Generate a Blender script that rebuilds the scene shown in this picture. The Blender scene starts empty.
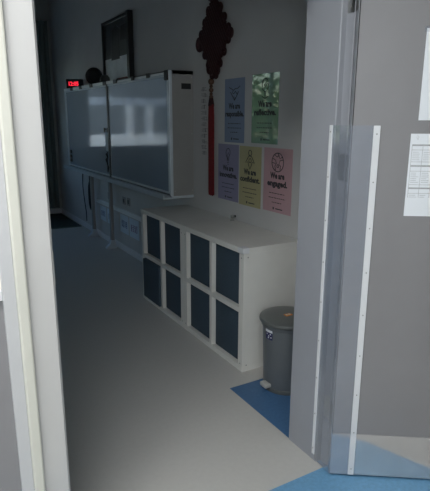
import bpy, bmesh, math, random
from mathutils import Vector, Matrix, Euler
random.seed(7)
S = bpy.context.scene
COL = S.collection
R = math.radians

# ------------------------------------------------------------------ camera
H = 1.5
cd = bpy.data.cameras.new('camera'); cam = bpy.data.objects.new('camera', cd); COL.objects.link(cam)
cd.sensor_fit = 'VERTICAL'; cd.sensor_height = 24.0; cd.lens = 512 / 491 * 24.0
cd.clip_start = 0.02; cd.clip_end = 200
cam.location = (0, 0, H)
cam.matrix_world = Matrix.Translation((0, 0, H)) @ Matrix.Rotation(R(-30.2), 4, 'Z') @ Matrix.Rotation(R(90 - 13.9), 4, 'X') @ Matrix.Rotation(R(0.19), 4, 'Z')
S.camera = cam

# ------------------------------------------------------------------ world, exposure
S.view_settings.view_transform = 'Standard'; S.view_settings.look = 'None'
S.view_settings.gamma = 1.0; S.view_settings.use_curve_mapping = False
S.view_settings.exposure = 0.0
w = bpy.data.worlds.new('world'); S.world = w; w.use_nodes = True
nt = w.node_tree; nt.nodes.clear()
wo = nt.nodes.new('ShaderNodeOutputWorld'); bg = nt.nodes.new('ShaderNodeBackground')
sky = nt.nodes.new('ShaderNodeTexSky'); sky.sky_type = 'NISHITA'; sky.sun_disc = False
sky.sun_elevation = R(35); sky.sun_rotation = R(200); sky.air_density = 1.5; sky.dust_density = 1.2; sky.ozone_density = 5.0
bg.inputs['Strength'].default_value = 0.78
nt.links.new(sky.outputs[0], bg.inputs[0]); nt.links.new(bg.outputs[0], wo.inputs[0])

def area(name, loc, rot, sx, sy, power, color):
    l = bpy.data.lights.new(name, 'AREA'); l.shape = 'RECTANGLE'; l.size = sx; l.size_y = sy
    l.energy = power; l.color = color
    o = bpy.data.objects.new(name, l); COL.objects.link(o); o.location = loc; o.rotation_euler = rot
    return o
# sun behind the building: lights the parapet outside the classroom windows
sl = bpy.data.lights.new('sun', 'SUN'); sl.energy = 4.5; sl.angle = R(0.53); sl.color = (1.0, 0.96, 0.9)
so = bpy.data.objects.new('sun', sl); COL.objects.link(so); so.location = (0, 0, 12); so.rotation_euler = (R(30), 0, R(8))
# corridor ceiling panel lamp (its housing is built further down)
area('corridor_lamp', (-0.45, 0.70, 2.66), (0, 0, 0), 1.15, 0.55, 38, (0.96, 0.975, 1.0))
# added unseen fill light behind the camera, shining through the doorway
area('corridor_back_fill', (-0.75, -1.58, 1.75), (R(90), 0, 0), 1.7, 1.1, 33, (0.88, 0.95, 1.0))
# added unseen fill light, stands in for daylight along the corridor
area('corridor_side_fill', (-3.05, 0.0, 1.55), (0, R(-90), 0), 1.7, 1.5, 8, (0.80, 0.90, 1.0))

# ------------------------------------------------------------------ materials
def mat(name, col, rough=0.5, metal=0.0, spec=0.5, nscale=0, namt=0.0, bump=0.0, coat=0.0, emit=None, bscale=None, cr=0.03):
    m = bpy.data.materials.new(name); m.use_nodes = True
    n = m.node_tree; b = n.nodes['Principled BSDF']
    b.inputs['Base Color'].default_value = (*col, 1); b.inputs['Roughness'].default_value = rough
    b.inputs['Metallic'].default_value = metal; b.inputs['Specular IOR Level'].default_value = spec
    b.inputs['Coat Weight'].default_value = coat; b.inputs['Coat Roughness'].default_value = cr
    if emit:
        b.inputs['Emission Color'].default_value = (*emit[0], 1); b.inputs['Emission Strength'].default_value = emit[1]
    if nscale:
        tc = n.nodes.new('ShaderNodeTexCoord'); no = n.nodes.new('ShaderNodeTexNoise')
        no.inputs['Scale'].default_value = nscale; no.inputs['Detail'].default_value = 5
        n.links.new(tc.outputs['Object'], no.inputs['Vector'])
        ra = n.nodes.new('ShaderNodeValToRGB')
        ra.color_ramp.elements[0].position = 0.3; ra.color_ramp.elements[1].position = 0.7
        ra.color_ramp.elements[0].color = (*[max(0, c * (1 - namt)) for c in col], 1)
        ra.color_ramp.elements[1].color = (*[min(1, c * (1 + namt)) for c in col], 1)
        n.links.new(no.outputs['Fac'], ra.inputs[0]); n.links.new(ra.outputs[0], b.inputs['Base Color'])
        if bump:
            bu = n.nodes.new('ShaderNodeBump'); bu.inputs['Strength'].default_value = bump; bu.inputs['Distance'].default_value = 0.004
            src = no
            if bscale:
                src = n.nodes.new('ShaderNodeTexNoise'); src.inputs['Scale'].default_value = bscale
                n.links.new(tc.outputs['Object'], src.inputs['Vector'])
            n.links.new(src.outputs['Fac'], bu.inputs['Height']); n.links.new(bu.outputs[0], b.inputs['Normal'])
    return m

def clear_mat(name, tint, haze, rough=0.08, gloss=0.12):
    m = bpy.data.materials.new(name); m.use_nodes = True
    n = m.node_tree; n.nodes.clear()
    o = n.nodes.new('ShaderNodeOutputMaterial'); t = n.nodes.new('ShaderNodeBsdfTransparent'); t.inputs[0].default_value = (*tint, 1)
    d = n.nodes.new('ShaderNodeBsdfDiffuse'); d.inputs[0].default_value = (0.62, 0.68, 0.78, 1)
    tc = n.nodes.new('ShaderNodeTexCoord'); no = n.nodes.new('ShaderNodeTexNoise'); no.inputs['Scale'].default_value = 14; no.inputs['Detail'].default_value = 4
    n.links.new(tc.outputs['Object'], no.inputs['Vector'])
    mr = n.nodes.new('ShaderNodeMapRange'); mr.inputs['From Min'].default_value = 0.3; mr.inputs['From Max'].default_value = 0.75
    mr.inputs['To Min'].default_value = haze * 0.7; mr.inputs['To Max'].default_value = haze * 1.4
    n.links.new(no.outputs['Fac'], mr.inputs['Value'])
    m1 = n.nodes.new('ShaderNodeMixShader'); n.links.new(mr.outputs[0], m1.inputs[0]); n.links.new(t.outputs[0], m1.inputs[1]); n.links.new(d.outputs[0], m1.inputs[2])
    g = n.nodes.new('ShaderNodeBsdfGlossy'); g.inputs['Roughness'].default_value = rough
    lw = n.nodes.new('ShaderNodeLayerWeight'); lw.inputs[0].default_value = 0.25
    fr = n.nodes.new('ShaderNodeMapRange'); fr.inputs['To Min'].default_value = 0.03; fr.inputs['To Max'].default_value = 0.55
    n.links.new(lw.outputs['Facing'], fr.inputs['Value'])
    m2 = n.nodes.new('ShaderNodeMixShader'); n.links.new(fr.outputs[0], m2.inputs[0]); n.links.new(m1.outputs[0], m2.inputs[1]); n.links.new(g.outputs[0], m2.inputs[2])
    n.links.new(m2.outputs[0], o.inputs[0])
    return m

M = {}
M['wall'] = mat('wall_paint', (0.60, 0.595, 0.58), 0.7, nscale=3, namt=0.03, bump=0.15, bscale=180)
M['far'] = mat('far_wall_paint', (0.50, 0.54, 0.52), 0.75, nscale=3, namt=0.04)
M['ceil'] = mat('ceiling_paint', (0.6, 0.6, 0.6), 0.8, nscale=5, namt=0.03)
M['corr'] = mat('corridor_paint', (0.66, 0.66, 0.65), 0.7, nscale=3, namt=0.03)
M['vinyl'] = mat('cream_vinyl', (0.55, 0.538, 0.505), 0.42, spec=0.4, nscale=45, namt=0.02, bump=0.05)
M['blued'] = mat('deep_shaded_blue_vinyl', (0.065, 0.155, 0.30), 0.45, spec=0.4, nscale=60, namt=0.08, bump=0.05)  # darker blue vinyl, with some bin and jamb shade put into its colour
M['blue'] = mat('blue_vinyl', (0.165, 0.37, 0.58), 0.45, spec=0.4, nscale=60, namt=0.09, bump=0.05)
M['frame'] = mat('grey_frame_paint', (0.32, 0.330, 0.355), 0.45, nscale=6, namt=0.03, bump=0.05, bscale=90)
M['lframe'] = mat('pale_frame_paint', (0.56, 0.55, 0.53), 0.45, nscale=6, namt=0.02)
M['cream'] = mat('cream_paint', (0.66, 0.65, 0.57), 0.4, nscale=6, namt=0.02)
M['white'] = mat('white_paint', (0.78, 0.78, 0.79), 0.4, nscale=6, namt=0.02)
M['stile'] = mat('stile_paint', (0.56, 0.56, 0.56), 0.45, nscale=6, namt=0.02)
M['door'] = mat('grey_door_laminate', (0.260, 0.254, 0.258), 0.42, spec=0.4, nscale=5, namt=0.03, bump=0.03, bscale=150)
M['edge'] = mat('door_edge', (0.30, 0.31, 0.33), 0.5, nscale=18, namt=0.25)
M['kick'] = mat('polished_steel', (0.70, 0.69, 0.68), 0.07, metal=0.72, nscale=9, namt=0.04)
M['steel'] = mat('steel', (0.5, 0.5, 0.48), 0.3, metal=1.0, nscale=30, namt=0.05)
M['dsteel'] = mat('dark_steel', (0.14, 0.14, 0.13), 0.45, metal=0.8, nscale=30, namt=0.1)
M['screw'] = mat('screw', (0.32, 0.32, 0.30), 0.4, metal=0.8, nscale=30, namt=0.1)
M['strip'] = mat('white_plastic', (0.74, 0.75, 0.76), 0.4, nscale=20, namt=0.02)
M['clear'] = clear_mat('clear_plastic', (0.97, 0.975, 0.985), 0.13)
M['paper'] = mat('paper', (0.84, 0.87, 0.90), 0.6, nscale=8, namt=0.01)
M['ink'] = mat('grey_ink', (0.42, 0.43, 0.44), 0.7, nscale=60, namt=0.1)
M['inkl'] = mat('pale_grey_ink', (0.60, 0.62, 0.63), 0.7, nscale=60, namt=0.1)
M['cab'] = mat('cabinet_white', (0.78, 0.77, 0.72), 0.45, nscale=7, namt=0.03)
M['cabtop'] = mat('cabinet_top', (0.62, 0.605, 0.56), 0.4, nscale=7, namt=0.04)
M['boxf'] = mat('dark_blue_fabric', (0.042, 0.070, 0.098), 0.8, nscale=120, namt=0.2, bump=0.3)
M['bin'] = mat('bin_grey', (0.12, 0.135, 0.145), 0.33, nscale=10, namt=0.05)
M['binlid'] = mat('bin_lid_grey', (0.115, 0.125, 0.12), 0.28, nscale=10, namt=0.05)
M['pedal'] = mat('pedal_grey', (0.45, 0.45, 0.42), 0.4, nscale=20, namt=0.05)
M['orange'] = mat('orange_label', (0.75, 0.25, 0.02), 0.5, nscale=50, namt=0.05)
M['navy'] = mat('navy_label', (0.015, 0.02, 0.10), 0.4, nscale=50, namt=0.1)
M['lblw'] = mat('label_white', (0.7, 0.72, 0.75), 0.4, nscale=50, namt=0.05)
M['board'] = mat('board_surface', (0.20, 0.265, 0.35), 0.5, spec=0.5, nscale=2, namt=0.05, coat=1.0, cr=0.07)
M['boardin'] = mat('board_dark', (0.04, 0.045, 0.05), 0.6, nscale=10, namt=0.1)
M['alu'] = mat('aluminium', (0.60, 0.66, 0.70), 0.35, metal=0.15, nscale=20, namt=0.04)
M['rail'] = mat('pale_rail', (0.92, 0.95, 0.95), 0.4, nscale=20, namt=0.03)
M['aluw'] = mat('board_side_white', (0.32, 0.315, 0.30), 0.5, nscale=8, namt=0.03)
M['black'] = mat('black_plastic', (0.012, 0.013, 0.014), 0.45, nscale=30, namt=0.2)
M['red'] = mat('knot_red', (0.16, 0.010, 0.012), 0.6, nscale=60, namt=0.25)
M['dred'] = mat('knot_dark_red', (0.028, 0.004, 0.005), 0.7, nscale=60, namt=0.35)
M['bead'] = mat('knot_bead', (0.10, 0.05, 0.03), 0.35, nscale=60, namt=0.2)
M['led'] = mat('led_red', (0.5, 0.0, 0.02), 0.5, emit=((1.0, 0.03, 0.06), 1.5), nscale=0)
M['mat'] = mat('dark_green_rubber', (0.035, 0.05, 0.045), 0.8, nscale=30, namt=0.2, bump=0.2)
M['matedge'] = mat('mat_edge', (0.14, 0.18, 0.15), 0.6, nscale=30, namt=0.1)
M['glass'] = clear_mat('window_glass', (0.92, 0.95, 0.95), 0.02, 0.02)
M['frost'] = mat('frosted_pane', (0.80, 0.78, 0.70), 0.35, nscale=6, namt=0.03)
M['pblue'] = mat('poster_blue', (0.23, 0.29, 0.42), 0.5, coat=0.8, cr=0.04, nscale=5, namt=0.04)
M['pgreen'] = mat('poster_green', (0.18, 0.31, 0.21), 0.5, coat=1.0, cr=0.03, nscale=5, namt=0.04)
M['ppurp'] = mat('poster_purple', (0.31, 0.29, 0.43), 0.5, coat=0.8, cr=0.04, nscale=5, namt=0.04)
M['pyel'] = mat('poster_yellow', (0.50, 0.45, 0.24), 0.5, coat=0.8, cr=0.04, nscale=5, namt=0.04)
M['ppink'] = mat('poster_pink', (0.58, 0.36, 0.38), 0.5, coat=0.8, cr=0.04, nscale=5, namt=0.04)
M['pink'] = mat('poster_ink', (0.03, 0.03, 0.035), 0.5, nscale=60, namt=0.1)
M['dink'] = mat('faded_ink', (0.13, 0.13, 0.13), 0.6, nscale=60, namt=0.1)
M['sheet'] = mat('sign_paper', (0.70, 0.80, 0.88), 0.6, nscale=5, namt=0.03)
M['sblue'] = mat('sign_blue', (0.05, 0.13, 0.32), 0.6, nscale=50, namt=0.1)
M['spurp'] = mat('sign_purple', (0.22, 0.10, 0.26), 0.6, nscale=50, namt=0.1)
M['picdark'] = mat('picture_dark', (0.045, 0.05, 0.05), 0.3, nscale=6, namt=0.2)
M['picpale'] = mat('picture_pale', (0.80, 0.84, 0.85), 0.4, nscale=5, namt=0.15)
M['leaf'] = mat('leaf_green', (0.08, 0.16, 0.05), 0.7, nscale=4, namt=0.4)
M['bark'] = mat('bark', (0.10, 0.07, 0.05), 0.8, nscale=8, namt=0.3)
M['ext'] = mat('outside_render', (0.80, 0.79, 0.76), 0.8, nscale=2, namt=0.05)
M['extm'] = mat('outside_beam', (0.30, 0.33, 0.36), 0.8, nscale=2, namt=0.05)
M['extd'] = mat('outside_facade', (0.07, 0.08, 0.085), 0.8, nscale=1, namt=0.2)
M['lampg'] = mat('lamp_diffuser', (0.9, 0.9, 0.88), 0.5, emit=((1.0, 0.98, 0.93), 2.5))
M['curt'] = mat('curtain', (0.20, 0.25, 0.235), 0.8, nscale=20, namt=0.08)

# ------------------------------------------------------------------ mesh helpers
def box(bm, x0, x1, y0, y1, z0, z1, bev=0.0, seg=2):
    v = [bm.verts.new(p) for p in ((x0,y0,z0),(x1,y0,z0),(x1,y1,z0),(x0,y1,z0),(x0,y0,z1),(x1,y0,z1),(x1,y1,z1),(x0,y1,z1))]
    fs = [bm.faces.new([v[i] for i in q]) for q in ((0,3,2,1),(4,5,6,7),(0,1,5,4),(1,2,6,5),(2,3,7,6),(3,0,4,7))]
    if bev:
        es = set(e for f in fs for e in f.edges)
        bmesh.ops.bevel(bm, geom=list(es), offset=bev, segments=seg, affect='EDGES', profile=0.5)
    return bm
def BX(*a, **k): return box(bmesh.new(), *a, **k)
def prism(bm, pts, z0, z1, bev=0):
    a = [bm.verts.new((p[0], p[1], z0)) for p in pts]; b = [bm.verts.new((p[0], p[1], z1)) for p in pts]
    n = len(pts); fs = [bm.faces.new(a[::-1]), bm.faces.new(b)]
    for i in range(n): fs.append(bm.faces.new((a[i], a[(i+1) % n], b[(i+1) % n], b[i])))
    if bev: bmesh.ops.bevel(bm, geom=list(set(e for f in fs for e in f.edges)), offset=bev, segments=2, affect='EDGES')
    bmesh.ops.recalc_face_normals(bm, faces=bm.faces)
    return bm
def cyl(bm, p0, p1, r0, r1=None, n=20):
    r1 = r0 if r1 is None else r1
    p0 = Vector(p0); p1 = Vector(p1); d = p1 - p0
    mt = Matrix.Translation((p0 + p1) / 2) @ d.to_track_quat('Z', 'Y').to_matrix().to_4x4()
    bmesh.ops.create_cone(bm, cap_ends=True, segments=n, radius1=r0, radius2=r1, depth=d.length, matrix=mt)
    return bm
def lathe(bm, prof, c=(0, 0), n=48):
    rings = []
    for r, z in prof:
        if r < 1e-5: rings.append([bm.verts.new((c[0], c[1], z))])
        else: rings.append([bm.verts.new((c[0] + r * math.cos(2*math.pi*i/n), c[1] + r * math.sin(2*math.pi*i/n), z)) for i in range(n)])
    for a, b in zip(rings, rings[1:]):
        for i in range(n):
            j = (i + 1) % n
            if len(a) == 1 and len(b) == 1: continue
            if len(a) == 1: bm.faces.new((a[0], b[j], b[i]))
            elif len(b) == 1: bm.faces.new((a[i], a[j], b[0]))
            else: bm.faces.new((a[i], a[j], b[j], b[i]))
    bmesh.ops.recalc_face_normals(bm, faces=bm.faces)
    return bm
def tube(bm, pts, r, n=8, closed=False):
    pts = [Vector(p) for p in pts]; rings = []; N = len(pts)
    for i, p in enumerate(pts):
        if closed: d = pts[(i+1) % N] - pts[i-1]
        else: d = pts[min(i+1, N-1)] - pts[max(i-1, 0)]
        d = d.normalized(); up = Vector((0, 0, 1)) if abs(d.z) < 0.9 else Vector((1, 0, 0))
        a = d.cross(up).normalized(); b = d.cross(a)
        rr = r[i] if isinstance(r, (list, tuple)) else r
        rings.append([bm.verts.new(p + a * rr * math.cos(2*math.pi*k/n) + b * rr * math.sin(2*math.pi*k/n)) for k in range(n)])
    m = N if closed else N - 1
    for i in range(m):
        A = rings[i]; B = rings[(i+1) % N]
        for k in range(n): bm.faces.new((A[k], A[(k+1) % n], B[(k+1) % n], B[k]))
    if not closed: bm.faces.new(rings[0][::-1]); bm.faces.new(rings[-1])
    bmesh.ops.recalc_face_normals(bm, faces=bm.faces)
    return bm
def obj(name, bm, m, parent=None, smooth=False, label=None):
    me = bpy.data.meshes.new(name); bm.to_mesh(me); bm.free(); me.materials.append(m)
    if smooth:
        me.polygons.foreach_set('use_smooth', [True] * len(me.polygons))
        try: me.set_sharp_from_angle(angle=R(38))
        except Exception: pass
    o = bpy.data.objects.new(name, me); COL.objects.link(o)
    if parent: o.parent = parent
    if label: o['label'] = label
    return o
def struct(name, bm, m, parent=None, smooth=False):
    o = obj(name, bm, m, parent, smooth)
    if not parent: o['kind'] = 'structure'
    return o
def tag(o, label, cat, group=None):
    o['label'] = label; o['category'] = cat
    if group: o['group'] = group
    return o
def thing(name, label, cat, loc=(0, 0, 0), rz=0, group=None, basis=None):
    o = bpy.data.objects.new(name, None); COL.objects.link(o); o.empty_display_size = 0.05
    if basis is not None: o.matrix_world = Matrix.Translation(loc) @ basis
    else: o.location = loc; o.rotation_euler = (0, 0, rz)
    return tag(o, label, cat, group)
def place(o, mtx):
    o.matrix_world = mtx; return o
# frame of things on the poster wall: local x = to the right along the wall, y = up, z = off the wall
WALLB = Matrix(((0, 0, -1, 0), (-1, 0, 0, 0), (0, 1, 0, 0), (0, 0, 0, 1)))
def text_bm(s, size, w=None, x=0, y=0, z=0.0006, bold=0.0, align='CENTER', depth=0.0003):
    cu = bpy.data.curves.new('t', 'FONT'); cu.body = s; cu.size = size; cu.align_x = align; cu.extrude = depth; cu.offset = bold; cu.resolution_u = 2
    to = bpy.data.objects.new('t', cu); COL.objects.link(to)
    bpy.context.view_layer.update()
    me = bpy.data.meshes.new_from_object(to.evaluated_get(bpy.context.evaluated_depsgraph_get()))
    bpy.data.objects.remove(to); bpy.data.curves.remove(cu)
    bm = bmesh.new(); bm.from_mesh(me); bpy.data.meshes.remove(me)
    if w:
        xs = [v.co.x for v in bm.verts]; k = w / (max(xs) - min(xs))
        bmesh.ops.scale(bm, vec=(k, 1, 1), verts=bm.verts)
    bmesh.ops.translate(bm, vec=(x, y, z), verts=bm.verts)
    return bm
def merge(bm, other):
    me = bpy.data.meshes.new('m'); other.to_mesh(me); other.free(); bm.from_mesh(me); bpy.data.meshes.remove(me)
    return bm

# ------------------------------------------------------------------ the setting
FX0, FX1, FY1 = -4.0, 2.0, 8.4        # classroom
Z1 = 3.3
def poly_floor(pts, m, z0=-0.05, z1=0.0, name='floor'):
    return struct(name, prism(bmesh.new(), pts, z0, z1), m)
# classroom + doorway cream vinyl, with the blue field notched out
poly_floor([(FX0-.2, 1.46), (1.41, 1.46), (1.41, 2.25), (2.2, 2.25), (2.2, FY1+.2), (FX0-.2, FY1+.2)], M['vinyl'])
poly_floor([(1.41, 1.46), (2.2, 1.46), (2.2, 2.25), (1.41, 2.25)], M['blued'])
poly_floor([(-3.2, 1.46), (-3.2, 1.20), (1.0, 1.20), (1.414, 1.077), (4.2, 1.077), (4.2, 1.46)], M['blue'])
poly_floor([(-3.2, 1.20), (-3.2, -1.6), (4.2, -1.6), (4.2, 1.077), (1.414, 1.077), (1.0, 1.20)], M['vinyl'])

struct('wall_right', BX(2.0, 2.15, 1.69, FY1+.15, 0, Z1), M['wall'])
struct('wall_left', BX(FX0-.15, FX0, 1.69, FY1+.15, 0, Z1), M['wall'])
struct('ceiling', BX(FX0-.15, 2.15, 1.47, FY1+.15, Z1, Z1+.1), M['ceil'])
# far wall with three windows
wins = [(-3.5, -2.95), (-2.75, -1.62), (-0.42, 1.10)]
b = bmesh.new(); z0, z1w = 1.0, 2.45
box(b, FX0, 2.0, FY1, FY1+.15, 0, z0); box(b, FX0, 2.0, FY1, FY1+.15, z1w, Z1)
xs = [FX0] + [v for p in wins for v in p] + [2.0]
for i in range(0, len(xs), 2): box(b, xs[i], xs[i+1], FY1, FY1+.15, z0, z1w)
struct('wall_far', b, M['far'])
for i, (a, c) in enumerate(wins):
    b = bmesh.new(); t = 0.05; y0, y1 = FY1+.03, FY1+.08
    box(b, a, c, y0, y1, z0, z0+t); box(b, a, c, y0, y1, z1w-t, z1w)
    box(b, a, a+t, y0, y1, z0+t, z1w-t); box(b, c-t, c, y0, y1, z0+t, z1w-t)
    k = 1 if c - a > 1.4 else 2
    for j in range(1, k):
        x = a + (c - a) * j / k; box(b, x-.03, x+.03, y0, y1, z0+t, z1w-t)
    wf = struct('window_%d' % (i+1), b, M['white'])
    obj('pane', BX(a+t, c-t, FY1+.05, FY1+.056, z0+t, z1w-t), M['glass'], wf)
# skirting along the poster wall
struct('baseboard_right', BX(1.988, 2.0, 1.70, FY1, 0, 0.075, bev=0.002), M['white'])
struct('baseboard_far', BX(FX0, 1.988, FY1-.012, FY1, 0, 0.075, bev=0.002), M['white'])

# front wall (between corridor and classroom)
struct('wall_front', BX(1.50, 4.2, 1.47, 1.69, 0, 2.8), M['corr'])
b = BX(-3.2, -0.85, 1.47, 1.69, 0, 2.8); box(b, -0.85, 1.50, 1.47, 1.69, 2.16, 2.8)
box(b, -3.2, 2.15, 1.47, 1.69, 2.8, Z1); box(b, FX0-.15, -3.2, 1.47, 1.69, 0, Z1)
struct('wall_front', b, M['corr'])
# corridor shell
struct('ceiling', BX(-3.2, 4.2, -1.6, 1.47, 2.8, 2.9), M['ceil'])
struct('wall_back', BX(-3.2, 4.2, -1.7, -1.6, 0, 2.8), M['corr'])
b = BX(-1.68, -1.61, -1.6, -1.56, 1.12, 2.38); box(b, .11, .18, -1.6, -1.56, 1.12, 2.38); box(b, -1.61, .11, -1.6, -1.56, 1.12, 1.19); box(b, -1.61, .11, -1.6, -1.56, 2.31, 2.38)
wf = struct('window_4', b, M['white'])  # unseen window frame on solid wall, added around the back fill light
obj('pane', BX(-1.61, .11, -1.597, -1.59, 1.19, 2.31), M['glass'], wf)  # pane of the added unseen window frame
struct('wall_side', BX(4.2, 4.3, -1.7, 1.69, 0, 2.8), M['corr'])
struct('wall_side', BX(-3.3, -3.2, -1.7, 1.47, 0, 2.8), M['corr'])

# steel door frame : right jamb with rebate, left post, head
struct('trim_1', prism(bmesh.new(), [(1.405, 1.70), (1.405, 1.508), (1.4085, 1.5045), (1.431, 1.504), (1.431, 1.466), (1.434, 1.463), (1.51, 1.463), (1.51, 1.70)], 0, 2.10), M['frame'])
struct('trim_2', prism(bmesh.new(), [(0.235, 1.47), (0.309, 1.47), (0.316, 1.478), (0.316, 1.52), (0.30, 1.52), (0.30, 1.70), (0.235, 1.70)], 0, 2.10), M['lframe'])
struct('trim_3', BX(0.235, 1.51, 1.465, 1.70, 2.10, 2.16, bev=0.003), M['frame'])
# strike plate let into the left post
st = bpy.data.objects['trim_2']
sp = obj('strike_plate', BX(0.3125, 0.3175, 1.4775, 1.515, 1.02, 1.125, bev=0.0008), M['steel'], st)
# fixed side panel left of the opening
sd = struct('door_2', BX(0.203, 0.235, 1.452, 1.50, 0, 2.10, bev=0.006), M['cream'])
obj('stile', BX(0.168, 0.203, 1.458, 1.50, 0, 2.10, bev=0.002), M['stile'], sd)
obj('mid_rail', BX(-0.80, 0.168, 1.462, 1.50, 1.005, 1.035, bev=0.003), M['white'], sd)
obj('lower_panel', BX(-0.80, 0.168, 1.474, 1.494, 0.0, 1.005), M['door'], sd)
obj('upper_pane', BX(-0.80, 0.168, 1.474, 1.480, 1.035, 2.10), M['frost'], sd)
obj('stile', BX(-0.85, -0.80, 1.458, 1.50, 0, 2.10, bev=0.002), M['white'], sd)
obj('top_rail', BX(-0.85, 0.235, 1.458, 1.69, 2.10, 2.16), M['white'], sd)

# ------------------------------------------------------------------ open door leaf
# local frame: x along the leaf away from the hinge, y = into the leaf thickness (away from us), z up
DA = Vector((1.396, 1.408, 0)); ang = math.atan2(-0.573, 0.82)
dr = bpy.data.objects.new('door_1', None); COL.objects.link(dr); dr.location = DA; dr.rotation_euler = (0, 0, ang); dr['kind'] = 'structure'
obj('door_leaf', BX(0, 1.10, 0.0005, 0.0445, 0.008, 2.09, bev=0.0015), M['door'], dr)
obj('edge_band', BX(-0.0015, 0.0005, 0.002, 0.043, 0.010, 2.088), M['edge'], dr)
obj('kick_plate', BX(0.002, 1.095, -0.0012, 0.0005, 0.012, 0.207, bev=0.0004), M['kick'], dr)
obj('gap_shade_strip', BX(0.0003, 0.0040, -0.0010, 0.0008, 0.012, 2.085), M['black'], dr)  # black strip stands in for the shade line along the door gap
# hinges
for z in (0.28, 1.32, 1.925):
    hb = bmesh.new()
    for k in range(5): cyl(hb, (0.0115, 0.062, z - .05 + k*.02 + .0006), (0.0115, 0.062, z - .05 + (k+1)*.02 - .0006), 0.0075, n=16)
    box(hb, -0.0035, -0.0015, 0.006, 0.0555, z-.05, z+.05)
    hg = obj('hinge', hb, M['dsteel'], dr, smooth=True)
# hinge leaves on the frame
for z in (0.28, 1.32, 1.925):
    hb = BX(1.4290, 1.4315, 1.466, 1.500, z-.05, z+.05)
    for dz in (-.03, 0, .03): cyl(hb, (1.4290, 1.486, z+dz), (1.4280, 1.486, z+dz), 0.004, n=12)
    obj('hinge_plate', hb, M['steel'], bpy.data.objects['trim_1'])
# lever handle near the free edge (both faces)
hb = bmesh.new(); cyl(hb, (1.03, 0.0, 1.05), (1.03, -0.012, 1.05), 0.026, n=28); cyl(hb, (1.03, -0.012, 1.05), (1.03, -0.05, 1.05), 0.009)
tube(hb, [(1.03, -0.05, 1.05), (1.0, -0.053, 1.05), (0.91, -0.05, 1.05)], 0.009, 12)
obj('handle', hb, M['steel'], dr, smooth=True)

# papers taped on the door face
def door_thing(name, label, cat, x, z):
    o = thing(name, label, cat); o.matrix_world = Matrix.Translation(DA) @ Matrix.Rotation(ang, 4, 'Z') @ Matrix.Translation((x, 0, z)); return o
pa = door_thing('notice_paper', 'plain white sheet taped to the grey door, above the printed timetable', 'paper', 0.2335, 1.497)
obj('sheet', BX(0, 0.21, -0.0015, -0.0003, 0, 0.310), M['paper'], pa)
for (x, z) in ((0.004, 0.298), (0.19, 0.298)): obj('tape', BX(x-.012, x+.012, -0.002, -0.0012, z, z+.018), M['clear'], pa)
pb_ = door_thing('timetable_sheet', 'white sheet printed with a grey timetable grid, taped to the grey door', 'paper', 0.2125, 1.147)
obj('sheet', BX(0, 0.21, -0.0015, -0.0003, 0, 0.303), M['paper'], pb_)
g = bmesh.new(); gl = bmesh.new()
for z in (0.262, 0.187, 0.105): box(g, 0.008, 0.200, -0.0019, -0.0014, z-.0028, z+.0028)
for z in (0.245, 0.202, 0.168, 0.118, 0.086): box(gl, 0.008, 0.200, -0.0019, -0.0014, z-.0012, z+.0012)
for k in range(6):
    x = 0.008 + k * 0.0384; box(g, x-.0006, x+.0006, -0.0019, -0.0014, 0.07, 0.262)
random.seed(3)
for k in range(5):
    for zt, n in ((0.238, 5), (0.162, 6), (0.080, 2)):
        for j in range(n):
            x0 = 0.012 + k*0.0384; box(gl, x0, x0 + random.uniform(.018, .030), -0.0018, -0.0014, zt - j*.0068 - .0022, zt - j*.0068)
gr = obj('table_grid', g, M['ink'], pb_); obj('table_text', gl, M['inkl'], pb_)
b = bmesh.new()
tube(b, [(0.026, -0.0018, 0.281), (0.021, -0.0018, 0.291), (0.024, -0.0018, 0.298), (0.029, -0.0018, 0.291), (0.026, -0.0018, 0.281)], 0.0009, 6)
obj('crest', b, M['inkl'], pb_)

# ------------------------------------------------------------------ finger guard over the hinge gap
fg = thing('finger_guard', 'clear plastic finger guard with two white strips across the door hinge gap', 'finger guard', (1.405, 1.523, 0))
def fgp(x, y): return (x - 1.405, y - 1.523)
z0, z1g = 0.012, 1.478
b = BX(-0.0045, -0.0004, -0.0075, 0.0085, z0+.02, z1g, bev=0.0012)
s1 = obj('fixing_strip', b, M['strip'], fg)
for k in range(9): z = z0 + .05 + k * (z1g - z0 - .075) / 8; obj('screw', cyl(bmesh.new(), (-0.0045, 0.0005, z), (-0.0057, 0.0005, z), 0.0026, n=10), M['screw'], s1)
dv = Vector((0.82, -0.573)); nv = Vector((-0.573, -0.82))
def dpt(s, off): q = Vector((1.396, 1.408)) + dv * s + nv * off; return fgp(q.x, q.y)
a0 = dpt(0.078, 0.0012); a1 = dpt(0.102, 0.0012); a2 = dpt(0.102, 0.006); a3 = dpt(0.078, 0.006)
s2 = obj('fixing_strip', prism(bmesh.new(), [a0, a1, a2, a3], z0, z1g, bev=0.001), M['strip'], fg)
for k in range(9):
    z = z0 + .03 + k * (z1g - z0 - .06) / 8; p = dpt(.090, .006); q = dpt(.090, .0074); obj('screw', cyl(bmesh.new(), (*p, z), (*q, z), 0.0026, n=10), M['screw'], s2)
prof = [fgp(1.4040, 1.518), fgp(1.3975, 1.47), fgp(1.3915, 1.415), dpt(-.001, .0040), dpt(0.004, .0052), dpt(0.03, .004), dpt(0.079, .0026)]
b = bmesh.new(); lo = [b.verts.new((*p, z0)) for p in prof]; hi = [b.verts.new((*p, z1g)) for p in prof]
for i in range(len(prof)-1): b.faces.new((lo[i], lo[i+1], hi[i+1], hi[i]))
bmesh.ops.recalc_face_normals(b, faces=b.faces)
obj('clear_sheet', b, M['clear'], fg)
fgs = bpy.data.objects['clear_sheet']; md = fgs.modifiers.new('thick', 'SOLIDIFY'); md.thickness = 0.0006

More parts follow.
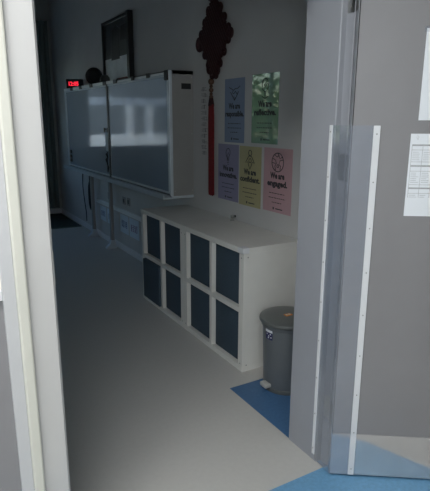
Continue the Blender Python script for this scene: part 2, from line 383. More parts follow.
# ------------------------------------------------------------------ cube cabinets
def cabinet(name, label, y0):
    D = 0.424; L = 0.776; Hh = 0.776; x0 = -D
    c = thing(name, label, 'cabinet', (1.998, y0, 0), group='white cube cabinets')
    t = 0.048; tt = 0.034; m = 0.03; d0 = -D + 0.0
    b = bmesh.new()
    obj('side_panel', BX(x0, 0, 0, t, 0, Hh - tt, bev=0.001), M['cab'], c)
    obj('side_panel', BX(x0, 0, L - t, L, 0, Hh - tt, bev=0.001), M['cab'], c)
    obj('top_panel', BX(x0 - .003, 0, 0, L, Hh - tt, Hh, bev=0.0015), M['cab'], c)
    obj('bottom_panel', BX(x0, 0, t, L - t, 0.0, tt, bev=0.001), M['cab'], c)
    obj('back_panel', BX(-0.008, 0, t, L - t, tt, Hh - tt), M['cab'], c)
    obj('upright', BX(x0 + .001, -.008, L/2 - m/2, L/2 + m/2, tt, Hh - tt, bev=0.001), M['cab'], c)
    zc = Hh / 2
    obj('shelf', BX(x0 + .002, -.008, t, L/2 - m/2, zc - m/2, zc + m/2, bev=0.001), M['cab'], c)
    obj('shelf', BX(x0 + .002, -.008, L/2 + m/2, L - t, zc - m/2, zc + m/2, bev=0.001), M['cab'], c)
    for (yy, zz) in ((t/2, .05), (t/2, Hh-.06), (L-t/2, .05), (L-t/2, Hh-.06)): obj('screw_cap', cyl(bmesh.new(), (x0, yy, zz), (x0 - .001, yy, zz), 0.004, n=10), M['screw'], c)
    if y0 < 3:
        for (xx, zz) in ((x0+.03, .04), (x0+.03, Hh-.055), (-.03, Hh-.055)): obj('screw_cap', cyl(bmesh.new(), (xx, 0, zz), (xx, -.0008, zz), 0.004, n=10), M['screw'], c)
        b = BX(x0 - .012, x0 + .034, -0.009, 0.050, Hh - .030, Hh + .004, bev=0.004)
        obj('corner_guard', b, M['strip'], c, label='rounded plastic corner guard')
    return c, t, m, D, L, Hh
C1 = cabinet('cube_cabinet', 'white four-cube cabinet with dark boxes, the one beside the grey bin', 2.374)
C2 = cabinet('cube_cabinet', 'white four-cube cabinet with dark boxes, the one beside the whiteboard', 3.153)
def storage_box(label, y, z, w, h, push, group):
    o = thing('storage_box', label, 'box', (1.577 - push, y, z + .0005), group=group)
    b = BX(0, 0.36, -w/2, w/2, 0, h, bev=0.008, seg=3)
    obj('body', b, M['boxf'], o, smooth=True)
    b = BX(-0.0015, 0.001, -w/2 + .010, w/2 - .010, h - .016, h - .008); obj('hem', b, M['boxf'], o)
    return o
for (C, y0, who) in ((C1, 2.374, 'cabinet beside the bin'), (C2, 3.153, 'cabinet beside the whiteboard')):
    t, m, D, L, Hh = C[1:]
    w = L/2 - m/2 - t; hh = Hh/2 - m/2 - .034
    for j, side in ((0, 'right'), (1, 'left')):
        for k, lev in ((0, 'lower'), (1, 'upper')):
            yc = y0 + (t + w/2 if j == 0 else L - t - w/2); zc = .034 if k == 0 else Hh/2 + m/2
            pu = 0.020 if (y0 > 3 and j == 1 and k == 0) else -0.024
            lab = 'dark blue fabric box in the %s %s cube of the %s' % (lev, side, who)
            if pu > 0: lab = 'dark blue fabric box pulled slightly out of the lower left cube, cabinet beside the whiteboard'
            storage_box(lab, yc, zc, w - .006, hh - .006, pu, 'dark boxes in the cube cabinets')
# small chrome hook thing on the cabinet top
dk = thing('door_stop', 'small chrome knob standing on the cabinet top against the wall', 'knob', (1.965, 3.125, 0.776))
b = lathe(bmesh.new(), [(0, 0), (0.016, 0), (0.016, 0.004), (0.007, 0.008), (0.006, 0.016), (0.013, 0.021), (0.0165, 0.030), (0.013, 0.040), (0, 0.044)], n=24)
obj('knob', b, M['steel'], dk, smooth=True)
obj('rubber_pad', cyl(bmesh.new(), (0.010, 0, 0.030), (0.026, 0, 0.030), 0.008, n=16), M['black'], dk, smooth=True)

# ------------------------------------------------------------------ pedal bin
bn = thing('pedal_bin', 'round dark grey pedal bin standing on the blue floor beside the cabinet', 'bin', (1.715, 2.13, 0))
RB = 0.150
obj('body', lathe(bmesh.new(), [(0, .004), (.122, .004), (.126, .010), (.1275, .03), (.138, .33), (.1405, .385), (.1405, .395), (0, .395)], n=64), M['bin'], bn, smooth=True)
obj('base_ring', lathe(bmesh.new(), [(0, 0), (.129, 0), (.131, .006), (.130, .022), (.1255, .026), (0, .026)], n=64), M['binlid'], bn, smooth=True)
obj('rim', lathe(bmesh.new(), [(.1412, .380), (.1465, .382), (.1475, .384), (.1475, .398), (.144, .402), (.10, .402), (.10, .396), (.1412, .392)], n=64), M['bin'], bn, smooth=True)
obj('lid', lathe(bmesh.new(), [(0, .403), (.156, .403), (.159, .407), (.1595, .416), (.156, .424), (.138, .431), (.120, .4345), (.08, .439), (.04, .441), (0, .4415)], n=64), M['binlid'], bn, smooth=True)
# label on the lid: two orange marks
b = BX(-0.036, 0.006, -0.036, -0.008, 0.4385, 0.4435, bev=.001); lb = obj('lid_label', b, M['orange'], bn)
b = bmesh.new()
for k in range(2): box(b, -0.031 + k*.018, -0.018 + k*.018, -0.029, -0.015, 0.4434, 0.4440)
obj('mark', b, M['cream'], lb)
# curved sticker below the rim, on the side facing the door
def arc_patch(a0, a1, z0, z1, dr_, n=10):
    b = bmesh.new(); q = []
    for i in range(n+1):
        a = a0 + (a1 - a0) * i / n
        row = []
        for z in (z0, z1):
            r = .1275 + (z - .03) / .30 * .0105 + dr_
            for rr in (r - .002, r): row.append(b.verts.new((rr*math.cos(a), rr*math.sin(a), z)))
        q.append(row)
    for A, B in zip(q, q[1:]):
        for (i, j) in ((0, 1), (1, 3), (3, 2), (2, 0)): b.faces.new((A[i], A[j], B[j], B[i]))
    for A in (q[0], q[-1]): b.faces.new((A[0], A[1], A[3], A[2]))
    bmesh.ops.recalc_face_normals(b, faces=b.faces); return b
aS = R(186)
sk = obj('sticker', arc_patch(aS - .19, aS + .19, .318, .376, .0012), M['navy'], bn, label='navy and white sticker')
obj('sticker_band', arc_patch(aS - .19, aS + .19, .360, .375, .0018), M['lblw'], sk)
b = bmesh.new()
for (da, z) in ((-.10, .346), (0.0, .335), (.09, .347), (-.02, .325), (.12, .329)): merge(b, arc_patch(aS + da - .03, aS + da + .03, z, z + .007, .0018, 3))
obj('sticker_print', b, M['lblw'], sk)
# pedal pointing towards the room
pa0 = R(180); ca, sa = math.cos(pa0), math.sin(pa0)
b = BX(.105, .162, -.030, .030, .026, .050, bev=.007, seg=3); bmesh.ops.rotate(b, cent=(0, 0, 0), matrix=Matrix.Rotation(pa0, 3, 'Z'), verts=b.verts)
obj('pedal', b, M['pedal'], bn, smooth=True, label='pale grey pedal')
b = BX(.139, .152, -.05, .05, .365, .402, bev=.003); bmesh.ops.rotate(b, cent=(0, 0, 0), matrix=Matrix.Rotation(pa0 + math.pi, 3, 'Z'), verts=b.verts)
obj('lid_hinge', b, M['bin'], bn)

# ------------------------------------------------------------------ whiteboard unit
YB0, YB1, YM = 3.79, 6.97, 5.27; ZB0, ZB1 = 0.880, 1.868; XF = 1.79
wb = thing('whiteboard', 'wide wall-mounted double whiteboard with aluminium frame and deep side box', 'whiteboard', (2.0, (YB0+YB1)/2, ZB0))
def L3(x, y, z): return (x - 2.0, y - (YB0+YB1)/2, z - ZB0)
def WBX(x0, x1, y0, y1, z0, z1, bev=0.0):
    a = L3(x0, y0, z0); c = L3(x1, y1, z1); return BX(a[0], c[0], a[1], c[1], a[2], c[2], bev=bev)
def wbbox(b, x0, x1, y0, y1, z0, z1, bev=0.0):
    a = L3(x0, y0, z0); c = L3(x1, y1, z1); return box(b, a[0], c[0], a[1], c[1], a[2], c[2], bev=bev)
obj('housing', WBX(1.83, 1.9995, YB0+.022, YB1-.02, ZB0+.03, ZB1-.03), M['boardin'], wb)
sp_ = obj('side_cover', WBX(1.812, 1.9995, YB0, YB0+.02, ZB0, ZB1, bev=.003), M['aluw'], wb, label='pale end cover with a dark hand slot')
obj('hand_slot', WBX(1.893, 1.978, YB0-.0015, YB0+.002, 1.728, 1.772, bev=.001), M['black'], sp_)
for (x, z) in ((1.825, 1.82), (1.985, 1.82), (1.825, .92), (1.985, .92), (1.985, 1.38)): obj('screw', cyl(bmesh.new(), L3(x, YB0, z), L3(x, YB0-.002, z), .004, n=10), M['steel'], sp_)
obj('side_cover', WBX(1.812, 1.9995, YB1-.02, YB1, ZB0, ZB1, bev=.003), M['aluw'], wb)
obj('side_trim', WBX(1.785, 1.812, YB0-.002, YB0+.022, ZB0, ZB1, bev=.004), M['alu'], wb)
obj('side_trim', WBX(1.785, 1.812, YB1-.022, YB1+.002, ZB0, ZB1, bev=.004), M['alu'], wb)
def board(y0, y1, xf):
    p = obj('board_panel', WBX(xf, xf+.018, y0+.02, y1-.02, ZB0+.03, ZB1-.045), M['board'], wb, label='glossy blue-grey writing surface')
    b = bmesh.new()
    for (a, c, d, e) in ((y0, y0+.022, ZB0+.015, ZB1-.03), (y1-.022, y1, ZB0+.015, ZB1-.03)): wbbox(b, xf-.006, xf+.02, a, c, d, e, bev=.002)
    for (d, e) in ((ZB0+.015, ZB0+.035), (ZB1-.048, ZB1-.03)): wbbox(b, xf-.006, xf+.02, y0+.022, y1-.022, d, e, bev=.002)
    obj('board_frame', b, M['alu'], p)
    return p
bl = board(YM-.02, YB1-.025, 1.797); br = board(YB0+.024, YM+.03, 1.793)
obj('divider_bar', WBX(1.784, 1.797, YM-.012, YM+.038, ZB0+.012, ZB1-.03, bev=.002), M['black'], wb)
# top rail: pale strips between dark roller clips
obj('top_rail', WBX(1.80, 1.9995, YB0, YB1, ZB1-.03, ZB1, bev=.002), M['dsteel'], wb)
cl = [6.60, 6.22, 5.80, 5.34, 5.02, 4.55, 4.20]
ys = [YB1] + cl + [3.86]
for i in range(len(ys)-1):
    obj('rail_strip', WBX(1.784, 1.802, ys[i+1]+(.05 if i < len(cl) else 0), ys[i]-(.05 if i else 0), ZB1-.030, ZB1-.0005, bev=.002), M['rail'], wb) if i < 5 else \
    obj('rail_strip', WBX(1.790, 1.802, ys[i+1]+(.03 if i < len(cl) else 0), ys[i]-.03, ZB1-.030, ZB1-.012, bev=.002), M['rail'], wb)
for y in cl:
    obj('roller_clip', WBX(1.778, 1.81, y-.045 if y > 5 else y-.03, y+.045 if y > 5 else y+.03, ZB1-.036, ZB1-.0002, bev=.004), M['black'], wb)
obj('corner_block', WBX(1.776, 1.815, YB0+.01, YB0+.075, ZB1-.075, ZB1-.0002, bev=.004), M['black'], wb)
# pen tray along the foot
b = bmesh.new(); pr = [(1.80, .858), (1.72, .858), (1.715, .862), (1.715, .898), (1.725, .898), (1.727, .870), (1.80, .870)]
lo = [b.verts.new(L3(x, YB0-.005, z)) for x, z in pr]; hi = [b.verts.new(L3(x, YB1+.0, z)) for x, z in pr]
b.faces.new(lo); b.faces.new(hi[::-1])
for i in range(len(pr)): b.faces.new((lo[i], hi[i], hi[(i+1) % len(pr)], lo[(i+1) % len(pr)]))
bmesh.ops.recalc_face_normals(b, faces=b.faces)
obj('pen_tray', b, M['alu'], wb)
obj('bottom_cover', WBX(1.80, 1.9995, YB0, YB1, .858, .880, bev=.002), M['alu'], wb)
# latches on the far frame edge, note and cord next to the divider
for z in (1.08, 1.02, .97): obj('latch', WBX(1.778, 1.792, 6.80, 6.86, z-.02, z+.02, bev=.003), M['black'], wb)
for y in (5.30, 5.40): obj('magnet', WBX(1.78, 1.792, y, y+.035, 1.358, 1.402, bev=.003), M['dsteel'], wb)
nt_ = obj('note_sheet', BX(-.001, 0, -.055, .055, 0, .215), M['sheet']); nt_.location = (1.796, 5.37, 1.165); tag(nt_, 'narrow pale note stuck on the left board next to the divider', 'note')
b = bmesh.new()
pts = [(0, .0, .21), (-.004, .02, .19), (-.004, -.01, .16), (-.006, .025, .13), (-.004, .0, .09), (-.006, -.02, .05), (-.004, .0, .0)]
tube(b, pts, [.006, .012, .008, .014, .007, .009, .004], 10)
hc = obj('knotted_rope', b, M['black'], smooth=True); hc.location = (1.785, 5.345, .94); tag(hc, 'dark knotted cord hanging on the whiteboard below the pale note', 'cord')

# stand posts with feet under the board
def post(y, lab):
    o = thing('support_post', lab, 'post', (1.93, y, 0), group='whiteboard support posts')
    obj('upright', BX(-.018, .018, -.028, .028, .03, .858, bev=.004), M['aluw'], o)
    b = bmesh.new(); v = [(-.08, .0), (.04, .0), (.04, .02), (.022, .10), (-.022, .10), (-.04, .05), (-.08, .018)]
    a = [b.verts.new((x, -.03, z)) for x, z in v]; c = [b.verts.new((x, .03, z)) for x, z in v]
    b.faces.new(a[::-1]); b.faces.new(c)
    for i in range(len(v)): b.faces.new((a[i], a[(i+1) % len(v)], c[(i+1) % len(v)], c[i]))
    bmesh.ops.recalc_face_normals(b, faces=b.faces)
    obj('foot', b, M['alu'], o)
    return o
post(6.45, 'grey support post with splayed foot below the left board, by the hanging cable')
post(5.74, 'grey support post with splayed foot below the whiteboard divider')
# surface trunking on the wall
tr = obj('cable_trunking', BX(-.030, -.0005, -1.32, 1.20, 0, .045, bev=.004), M['rail']); tr.location = (2.0, 5.26, .452); tag(tr, 'long pale cable trunking running along the wall below the whiteboard', 'trunking')
# sockets
def socket(y, z, lab):
    o = thing('wall_socket', lab, 'socket', (2.0, y, z), group='sockets under the whiteboard')
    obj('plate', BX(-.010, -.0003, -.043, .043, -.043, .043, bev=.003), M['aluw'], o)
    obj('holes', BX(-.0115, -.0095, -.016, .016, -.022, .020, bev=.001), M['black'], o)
socket(5.98, .585, 'white wall socket above the trunking, left of the divider post')
socket(5.47, .600, 'first white wall socket right of the divider post')
socket(5.33, .605, 'second white wall socket right of the divider post')
# paper signs under the board
def stroke_bm(seed, w, h, n):
    rnd = random.Random(seed); b = bmesh.new()
    for k in range(n):
        cx = -w/2 + w * (k + .5) / n; cw = w / n * .8
        for j in range(4):
            zz = -h/2 + h * (j + .3 + rnd.random()*.4) / 4; xa = cx - cw/2 + rnd.random()*cw*.3; xb = cx + cw/2 - rnd.random()*cw*.3
            box(b, xa, xb, zz - .004, zz + .004, .0004, .0012)
        for j in range(2):
            xx = cx - cw/3 + rnd.random()*cw*.66; box(b, xx - .004, xx + .004, -h/2 + rnd.random()*h*.2, h/2 - rnd.random()*h*.2, .0004, .0012)
    return b
for i, (y, z, w, h, mk, lab) in enumerate([
    (6.262, .328, .235, .185, 'sblue', 'pale paper sign with blue writing nearest the far wall'),
    (5.985, .328, .235, .185, 'sblue', 'pale paper sign with blue writing just left of the divider post'),
    (5.505, .322, .270, .215, 'sblue', 'pale paper sign with blue writing just right of the divider post'),
    (5.200, .322, .285, .215, 'spurp', 'pale paper sign with purple writing nearest the white cabinets')]):
    o = thing('paper_sign', lab, 'sign', (1.9995, y, z), group='paper signs below the whiteboard', basis=WALLB)
    obj('sheet', BX(-w/2, w/2, -h/2, h/2, 0, .0008), M['sheet'], o)
    obj('writing', stroke_bm(i, w*.70, h*.42, 4), M[mk], o)
# panel boards behind the signs (bluish lower wall cladding is plain wall); hanging cables
b = bmesh.new(); pts = []
for i in range(24): t_ = i / 23; pts.append((0, .05*math.sin(t_*5) - .02, .80 - t_*.70))
tube(b, pts, .007, 8)
hc = obj('hanging_cable', b, M['black'], smooth=True); hc.location = (1.975, 7.0, .02); tag(hc, 'thin black cable hanging down the wall beneath the far end of the whiteboard', 'cable')
b = bmesh.new(); tube(b, [(0, .055*math.cos(a_*math.pi/8), .22 + .18*math.sin(a_*math.pi/8)) for a_ in range(16)], .013, 8, closed=True)
tube(b, [(0, .03*math.cos(a_*math.pi/8)+.008, .22 + .16*math.sin(a_*math.pi/8)) for a_ in range(16)], .009, 8, closed=True)
tube(b, [(.0, 0, .40), (.0, .0, .52)], .008, 8)
hc = obj('cable_loop', b, M['black'], smooth=True); hc.location = (1.975, 6.70, .28); tag(hc, 'coiled black cable loop hanging under the whiteboard tray', 'cable')

# things on top of the board
ck = thing('digital_clock', 'small black digital clock with glowing red digits on the whiteboard top', 'clock', (1.885, 6.80, ZB1), rz=R(58))
obj('case', BX(-.03, .03, -.105, .105, 0, .115, bev=.006), M['black'], ck)
b = text_bm('12:05', .07, w=.125, bold=.002, depth=.0006)
bmesh.ops.transform(b, matrix=Matrix(((0, 0, -1, -.0305), (-1, 0, 0, .012), (0, 1, 0, .035), (0, 0, 0, 1))), verts=b.verts)
obj('digits', b, M['led'], ck)
rs = thing('round_speaker', 'round black speaker on the whiteboard top beside the digital clock', 'speaker', (1.90, 6.04, ZB1), rz=R(58))
b = lathe(bmesh.new(), [(0, -.05), (.06, -.048), (.092, -.03), (.10, 0), (.092, .03), (.07, .045), (.05, .04), (0, .036)], n=40)
bmesh.ops.transform(b, matrix=Matrix.Translation((0, 0, .100)) @ Matrix.Rotation(R(-90), 4, 'Y'), verts=b.verts)
obj('body', b, M['black'], rs, smooth=True)
obj('foot', BX(-.045, .045, -.05, .05, 0, .014, bev=.004), M['black'], rs)
b = lathe(bmesh.new(), [(0, .0365), (.045, .0405), (.046, .043), (.02, .046), (0, .046)], n=32)
bmesh.ops.transform(b, matrix=Matrix.Translation((0, 0, .100)) @ Matrix.Rotation(R(-90), 4, 'Y'), verts=b.verts)
obj('cone', b, M['black'], rs, smooth=True)
sb = thing('small_speaker', 'small dark rounded gadget on the whiteboard top right of the round speaker', 'speaker', (1.90, 5.66, ZB1))
b = lathe(bmesh.new(), [(0, 0), (.05, 0), (.056, .02), (.052, .06), (.035, .085), (0, .093)], n=32)
obj('body', b, M['dsteel'], sb, smooth=True); obj('ring', lathe(bmesh.new(), [(.0565, .016), (.059, .018), (.059, .026), (.0565, .028)], n=32), M['black'], sb, smooth=True)
mk_ = thing('marker_pen', 'red marker pen lying along the whiteboard top rail', 'pen', (1.86, 5.05, ZB1 + .013), rz=0)
obj('barrel', cyl(bmesh.new(), (0, -.16, 0), (0, .05, 0), .011, n=16), M['red'], mk_, smooth=True); obj('cap', cyl(bmesh.new(), (0, .05, 0), (0, .10, 0), .0125, n=16), M['black'], mk_, smooth=True)

# dark framed picture above the board
pf = thing('framed_picture', 'dark framed picture with a pale lower band hanging above the whiteboard', 'picture', (1.9995, 5.47, 1.87), basis=WALLB)
W2, HP = .435, .65
b = bmesh.new()
box(b, -W2, -W2+.03, 0, HP, 0, .035, bev=.003); box(b, W2-.06, W2, 0, HP, 0, .055, bev=.004)
box(b, -W2+.03, W2-.06, 0, .03, 0, .03, bev=.003); box(b, -W2+.03, W2-.06, HP-.03, HP, 0, .03, bev=.003)
obj('frame', b, M['black'], pf)
obj('print', BX(-W2+.03, W2-.06, .03, HP-.03, .001, .010), M['picdark'], pf)
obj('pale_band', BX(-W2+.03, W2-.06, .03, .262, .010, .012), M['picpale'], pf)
b = bmesh.new(); prism(b, [(-.20, .24), (.06, .24), (.05, .40), (.08, .53), (-.02, .585), (-.14, .54), (-.17, .40)], .010, .0125); prism(b, [(.09, .42), (.33, .40), (.36, .50), (.30, .56), (.12, .55)], .010, .0125)
obj('dark_figure', b, M['black'], pf)

# ------------------------------------------------------------------ chinese knot
kn = thing('chinese_knot', 'dark red Chinese knot with a long red tassel hanging on the wall', 'wall hanging', (1.9995, 3.465, 1.80), basis=WALLB)
b = bmesh.new()
# woven diamond: crossing cords; lobes round the rim
hw, hh = .215, .290; cz = .275
N = 6
for s in (1, -1):
    for i in range(-N, N+1):
        t_ = i / (N + 1)
        # line family parallel to diamond edges
        x0_, y0_ = -hw*.5*(1 - t_) , 0
        p0 = Vector((hw * (t_ - 1) / 2 * s, hh * (t_ + 1) / 2, 0)); p1 = Vector((hw * (t_ + 1) / 2 * s, hh * (t_ - 1) / 2, 0))
        pts = []
        for k in range(15):
            q = p0.lerp(p1, k / 14); pts.append((q.x, q.y + cz, .022 + s * .006 * math.sin(k * math.pi / 1.0 + i * math.pi) + (.004 if s > 0 else 0)))
        tube(b, pts, .0125, 8)
prism(b, [(-hw*.88, cz), (0, cz - hh*.88), (hw*.88, cz), (0, cz + hh*.88)], .004, .020)
bmesh.ops.translate(b, vec=(.045, 0, 0), verts=b.verts)
obj('woven_diamond', b, M['dred'], kn, smooth=True)
b = bmesh.new()
def loop(cx, cy, r, r2=None, th=.012):
    r2 = r2 or r
    tube(b, [(cx + r*math.cos(a_*math.pi/8), cy + r2*math.sin(a_*math.pi/8), .022) for a_ in range(16)], th, 8, closed=True)
for (sx, n_) in ((-1, 4), (1, 4)):
    for sy in (-1, 1):
        for k in range(n_):
            t_ = (k + .5) / n_
            loop(sx * hw * t_ * 1.03, cz + sy * hh * (1 - t_) * 1.03, .021, .023, .010)
loop(-hw - .004, cz - .03, .034, .040, .016); loop(hw + .006, cz + .00, .022, .026, .013)
loop(-.055, cz + hh + .0, .030, .030, .014); loop(.052, cz + hh + .0, .026, .030, .013); loop(0, cz + hh + .035, .034, .042, .015); loop(0, cz + hh + .11, .02, .05, .008)
loop(-.060, cz - hh*.74, .030, .03, .014); loop(.045, cz - hh*.80, .022, .026, .012)
bmesh.ops.translate(b, vec=(.045, 0, 0), verts=b.verts)
obj('border_loops', b, M['dred'], kn, smooth=True)
b = bmesh.new()
def ball(bm, c, r, sy=1.0):
    bmesh.ops.create_icosphere(bm, subdivisions=2, radius=r, matrix=Matrix.Translation(c) @ Matrix.Diagonal((1, sy, 1, 1)))
for (y_, r_) in ((-.032, .024), (-.066, .014), (-.092, .018), (-.120, .013), (-.142, .017)): ball(b, (0.003, y_, .022), r_, 1.0)
tube(b, [(0.003, .02, .022), (0.003, -.16, .022)], .004, 6)
obj('beads', b, M['bead'], kn, smooth=True)
b = bmesh.new(); cyl(b, (.003, -.150, .022), (.003, -.205, .022), .016, .024, n=20); obj('tassel_cap', b, M['dred'], kn, smooth=True)
b = bmesh.new(); rnd = random.Random(5)
for k in range(60):
    a_ = rnd.random()*6.28; r_ = .026 * math.sqrt(rnd.random()); x_, z_ = .003 + r_*math.cos(a_)*1.25, .022 + r_*math.sin(a_)*.62
    e = rnd.uniform(-.012, .012)
    tube(b, [(x_*.8, -.195, z_), (x_, -.30, z_), (x_ + .002, -.6, z_), (x_ + .004, -.872 + e, z_)], .0036, 5)
obj('tassel', b, M['red'], kn, smooth=True)
obj('hanging_hook', BX(-.006, .006, cz + hh + .150, cz + hh + .172, 0, .030, bev=.002), M['dsteel'], kn)

# vertical writing on the wall between board and knot
vw = thing('wall_writing', 'column of small dark characters on the wall beside the red tassel', 'lettering', (1.9995, 3.605, 1.22), basis=WALLB)
rnd = random.Random(11)
for k in range(12):
    yy = k * .044 + .0; b = bmesh.new()
    for j in range(3): z_ = yy + .008 + j*.010; xa = rnd.uniform(-.055, -.03); box(b, xa, xa + rnd.uniform(.05, .09), z_ - .0013, z_ + .0013, 0, .0008)
    for j in range(2): xx = rnd.uniform(-.03, .03); box(b, xx - .0015, xx + .0015, yy + .002, yy + .034, 0, .0008)
    obj('character', b, M['dink'], vw)

# ------------------------------------------------------------------ laminated posters
def icon(kind):
    b = bmesh.new(); z = .0012; r = .0022
    def ln(pts, th=r): tube(b, [(x, y, z) for x, y in pts], th, 6)
    def circ(cx, cy, rx, ry=None, th=r, n=28): ry = ry or rx; tube(b, [(cx + rx*math.cos(2*math.pi*i/n), cy + ry*math.sin(2*math.pi*i/n), z) for i in range(n)], th, 6, closed=True)
    if kind == 'handshake':
        ln([(-.060, .030), (-.035, .022), (-.015, .012), (.005, .020), (.035, .022), (.060, .034)])
        ln([(-.045, .002), (-.03, -.012), (-.012, -.034), (0, -.046), (.012, -.036), (.030, -.014), (.044, .004)])
        ln([(-.015, .012), (-.022, -.004), (-.008, -.008), (.010, .006), (.032, -.014)]); ln([(-.012, -.034), (-.004, -.022)]); ln([(.0, -.042), (.008, -.028)])
    if kind == 'mirror':
        circ(0, .020, .030, .034); ln([(0, -.014), (0, -.040)]); ln([(-.028, -.040), (0, -.050), (.028, -.040)]); ln([(-.012, .014), (.010, .036)]); ln([(-.006, .004), (.018, .028)])
    if kind == 'bulb':
        ln([(-.008, -.030), (-.010, -.010), (-.022, .006), (-.026, .026), (-.014, .046), (.006, .050), (.022, .038), (.022, .018), (.010, .000), (.006, -.030)])
        ln([(-.010, -.038), (.008, -.038)]); ln([(-.006, -.048), (.005, -.048)]); ln([(-.002, -.02), (-.004, .01), (.004, .024)])
    if kind == 'person':
        circ(0, .038, .016); ln([(-.014, .020), (-.030, .0), (-.046, -.018), (-.022, -.014), (-.014, -.034), (0, -.056), (.014, -.034), (.022, -.014), (.046, -.018), (.030, .0), (.014, .020), (-.014, .020)]); circ(0, -.006, .012)
    if kind == 'globe':
        circ(0, 0, .052, .050, .0026); ln([(-.045, .020), (-.020, .012), (-.012, -.006), (-.024, -.022), (-.018, -.042)]); ln([(-.030, .040), (-.006, .028), (.012, .040)])
        ln([(.046, .016), (.020, .010), (.012, -.010), (.026, -.018), (.022, -.040)]); ln([(.0, .052), (.018, .022), (.040, .030)]); ln([(-.05, -.004), (-.02, -.006)]); circ(.002, -.020, .008)
    return b
def poster(name_lab, y, z0, w, h, mk, head, kind, tilt=0.0, lines=3):
    o = thing('laminated_poster', name_lab, 'poster', (1.9993, y, z0 + h/2), group='laminated attribute posters', basis=WALLB @ Matrix.Rotation(R(tilt), 4, 'Z'))
    # gently buckled laminate
    b = bmesh.new(); nx, ny = 10, 14; rnd = random.Random(hash(kind) % 7 if False else len(kind)); ph = rnd.random()*6
    F = []; B = []
    for j in range(ny+1):
        for i in range(nx+1):
            x = -w/2 + w*i/nx; yy = -h/2 + h*j/ny
            zz = .0009 + .0000*math.sin(ph)
            F.append(b.verts.new((x, yy, zz))); B.append(b.verts.new((x, yy, .0001)))
    q = lambda i, j: j*(nx+1) + i
    for j in range(ny):
        for i in range(nx):
            b.faces.new((F[q(i,j)], F[q(i+1,j)], F[q(i+1,j+1)], F[q(i,j+1)])); b.faces.new((B[q(i,j)], B[q(i,j+1)], B[q(i+1,j+1)], B[q(i+1,j)]))
    for i in range(nx):
        b.faces.new((F[q(i,0)], B[q(i,0)], B[q(i+1,0)], F[q(i+1,0)])); b.faces.new((F[q(i+1,ny)], B[q(i+1,ny)], B[q(i,ny)], F[q(i,ny)]))
    for j in range(ny):
        b.faces.new((F[q(0,j+1)], B[q(0,j+1)], B[q(0,j)], F[q(0,j)])); b.faces.new((F[q(nx,j)], B[q(nx,j)], B[q(nx,j+1)], F[q(nx,j+1)]))
    bmesh.ops.recalc_face_normals(b, faces=b.faces)
    obj('sheet', b, M[mk], o)
    ib = icon(kind); bmesh.ops.scale(ib, vec=(1.18, 1.18, 1), verts=ib.verts); bmesh.ops.translate(ib, vec=(0, h*.285, 0), verts=ib.verts)
    obj('icon', ib, M['pink'], o)
    b = text_bm('We are', .054, w=.150, y=h*.035, z=.0013, bold=.0022); merge(b, text_bm(head, .052, w=min(.242, .0265*len(head)), y=-h*.085, z=.0013, bold=.0022))
    obj('heading', b, M['pink'], o)
    for k in range(lines):
        b = bmesh.new()
        yy = -h*.20 - k*.030; ww = (.165, .175, .10, .1)[k]; x = -ww/2
        while x < ww/2:
            l = rnd.uniform(.010, .026); box(b, x, min(x + l, ww/2), yy - .0026, yy + .0026, .0009, .0014); x += l + .006
        obj('small_print', b, M['pink'], o)
    b = bmesh.new(); box(b, -.012, .062, -h*.45, -h*.45 + .007, .0009, .0014)
    prism(b, [(-.040, -h*.45 + .012), (-.040, -h*.45 + .0), (-.033, -h*.45 - .006), (-.026, -h*.45), (-.026, -h*.45 + .012)], .0009, .0014)
    obj('crest_mark', b, M['pink'], o)
    return o
poster('blue laminated poster reading We are responsible, top left of five', 3.168, 1.335, .262, .440, 'pblue', 'responsible.', 'handshake')
poster('green laminated poster reading We are reflective, top right of five', 2.800, 1.342, .296, .440, 'pgreen', 'reflective.', 'mirror')
poster('purple laminated poster reading We are innovative, lower row next to the tassel', 3.245, .908, .288, .412, 'ppurp', 'innovative.', 'bulb')
poster('yellow laminated poster reading We are confident, middle of the lower row', 2.957, .903, .270, .414, 'pyel', 'confident.', 'person')
poster('pink laminated poster reading We are engaged, right end of the lower row', 2.643, .908, .300, .412, 'ppink', 'engaged.', 'globe')

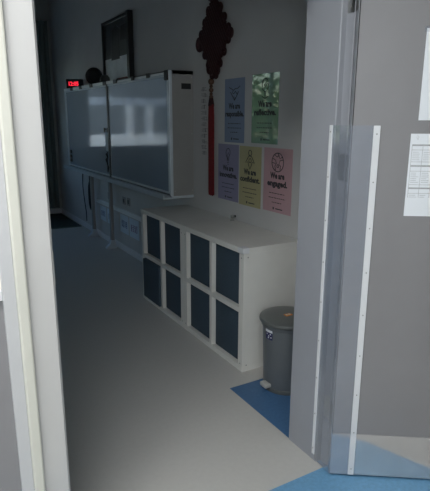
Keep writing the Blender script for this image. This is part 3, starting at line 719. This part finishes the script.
# ------------------------------------------------------------------ far corner: mat and curtain
fm = thing('floor_mat', 'dark green rubber mat on the floor in the far corner', 'mat', (1.50, 7.72, 0))
obj('pad', BX(-.78, .46, -.55, .60, 0, .008, bev=.002), M['mat'], fm)
obj('border_strip', BX(-.78, .46, -.57, -.548, 0, .010, bev=.002), M['matedge'], fm)
b = bmesh.new(); n = 36; f1 = []; f2 = []
for i in range(n+1):
    x = 1.32 + .62*i/n; y = FY1 - .07 + .022*math.sin(i*1.35)
    f1.append((x, y))
pts = f1 + [(x, y + .012) for x, y in reversed(f1)]
prism(b, pts, .10, 2.9)
cu = thing('curtain', 'grey-green curtain hanging in the far corner of the classroom', 'curtain', (0, 0, 0))
obj('fabric', b, M['curt'], cu, smooth=True)
obj('curtain_rail', cyl(bmesh.new(), (1.25, FY1-.06, 2.915), (1.98, FY1-.06, 2.915), .012, n=16), M['steel'], cu, smooth=True)

# ------------------------------------------------------------------ outside the far windows
struct('ground', BX(-30, 30, FY1+.2, 45, -.6, -.5), M['extd'])
b = BX(-4.0, 9, 12, 12.2, -.5, 1.12)
for x in (-2.6, -1.55, -1.04, .2, 1.2): box(b, x-.07, x+.07, 12.05, 12.17, 1.12, 1.80)
struct('wall_outside', b, M['ext'])
struct('wall_outside', BX(-4.0, 9, 12.05, 12.17, 1.80, 1.98), M['extm'])
struct('wall_outside', BX(-5, 14, 17.0, 17.5, -.5, 5.5), M['extd'])
def tree(x, y, s, lab):
    o = thing('tree', lab, 'tree', (x, y, -.5), group='trees outside the windows')
    obj('trunk', tube(bmesh.new(), [(0, 0, 0), (.05*s, 0, .9*s), (0, .03, 1.8*s)], [.12*s, .09*s, .06*s], 10), M['bark'], o, smooth=True)
    b = bmesh.new(); rnd = random.Random(int(x*10))
    for k in range(520):
        while True:
            p = Vector((rnd.uniform(-1, 1), rnd.uniform(-1, 1), rnd.uniform(-1, 1)))
            if p.length < 1: break
        p = Vector((p.x*1.1*s, p.y*1.1*s, p.z*.9*s + 2.3*s)); d = Vector((rnd.gauss(0,1), rnd.gauss(0,1), rnd.gauss(0,1))).normalized(); e = d.orthogonal().normalized(); f_ = d.cross(e)
        l = .10*s*rnd.uniform(.7, 1.5)
        b.faces.new([b.verts.new(p + e*l), b.verts.new(p + f_*l*.5), b.verts.new(p - e*l), b.verts.new(p - f_*l*.5)])
    obj('crown', b, M['leaf'], o)
tree(-4.9, 12.6, .85, 'leafy green tree outside the left window'); tree(-6.4, 15.2, 1.15, 'leafy green tree outside, farther left behind the parapet')

# ------------------------------------------------------------------ corridor ceiling lamp housing
cl_ = thing('ceiling_light', 'rectangular white ceiling light in the corridor', 'lamp', (-.45, .70, 2.80))
obj('housing', BX(-.62, .62, -.32, .32, -.10, -.0005, bev=.004), M['white'], cl_)
obj('diffuser', BX(-.59, .59, -.29, .29, -.115, -.1005, bev=.002), M['lampg'], cl_)
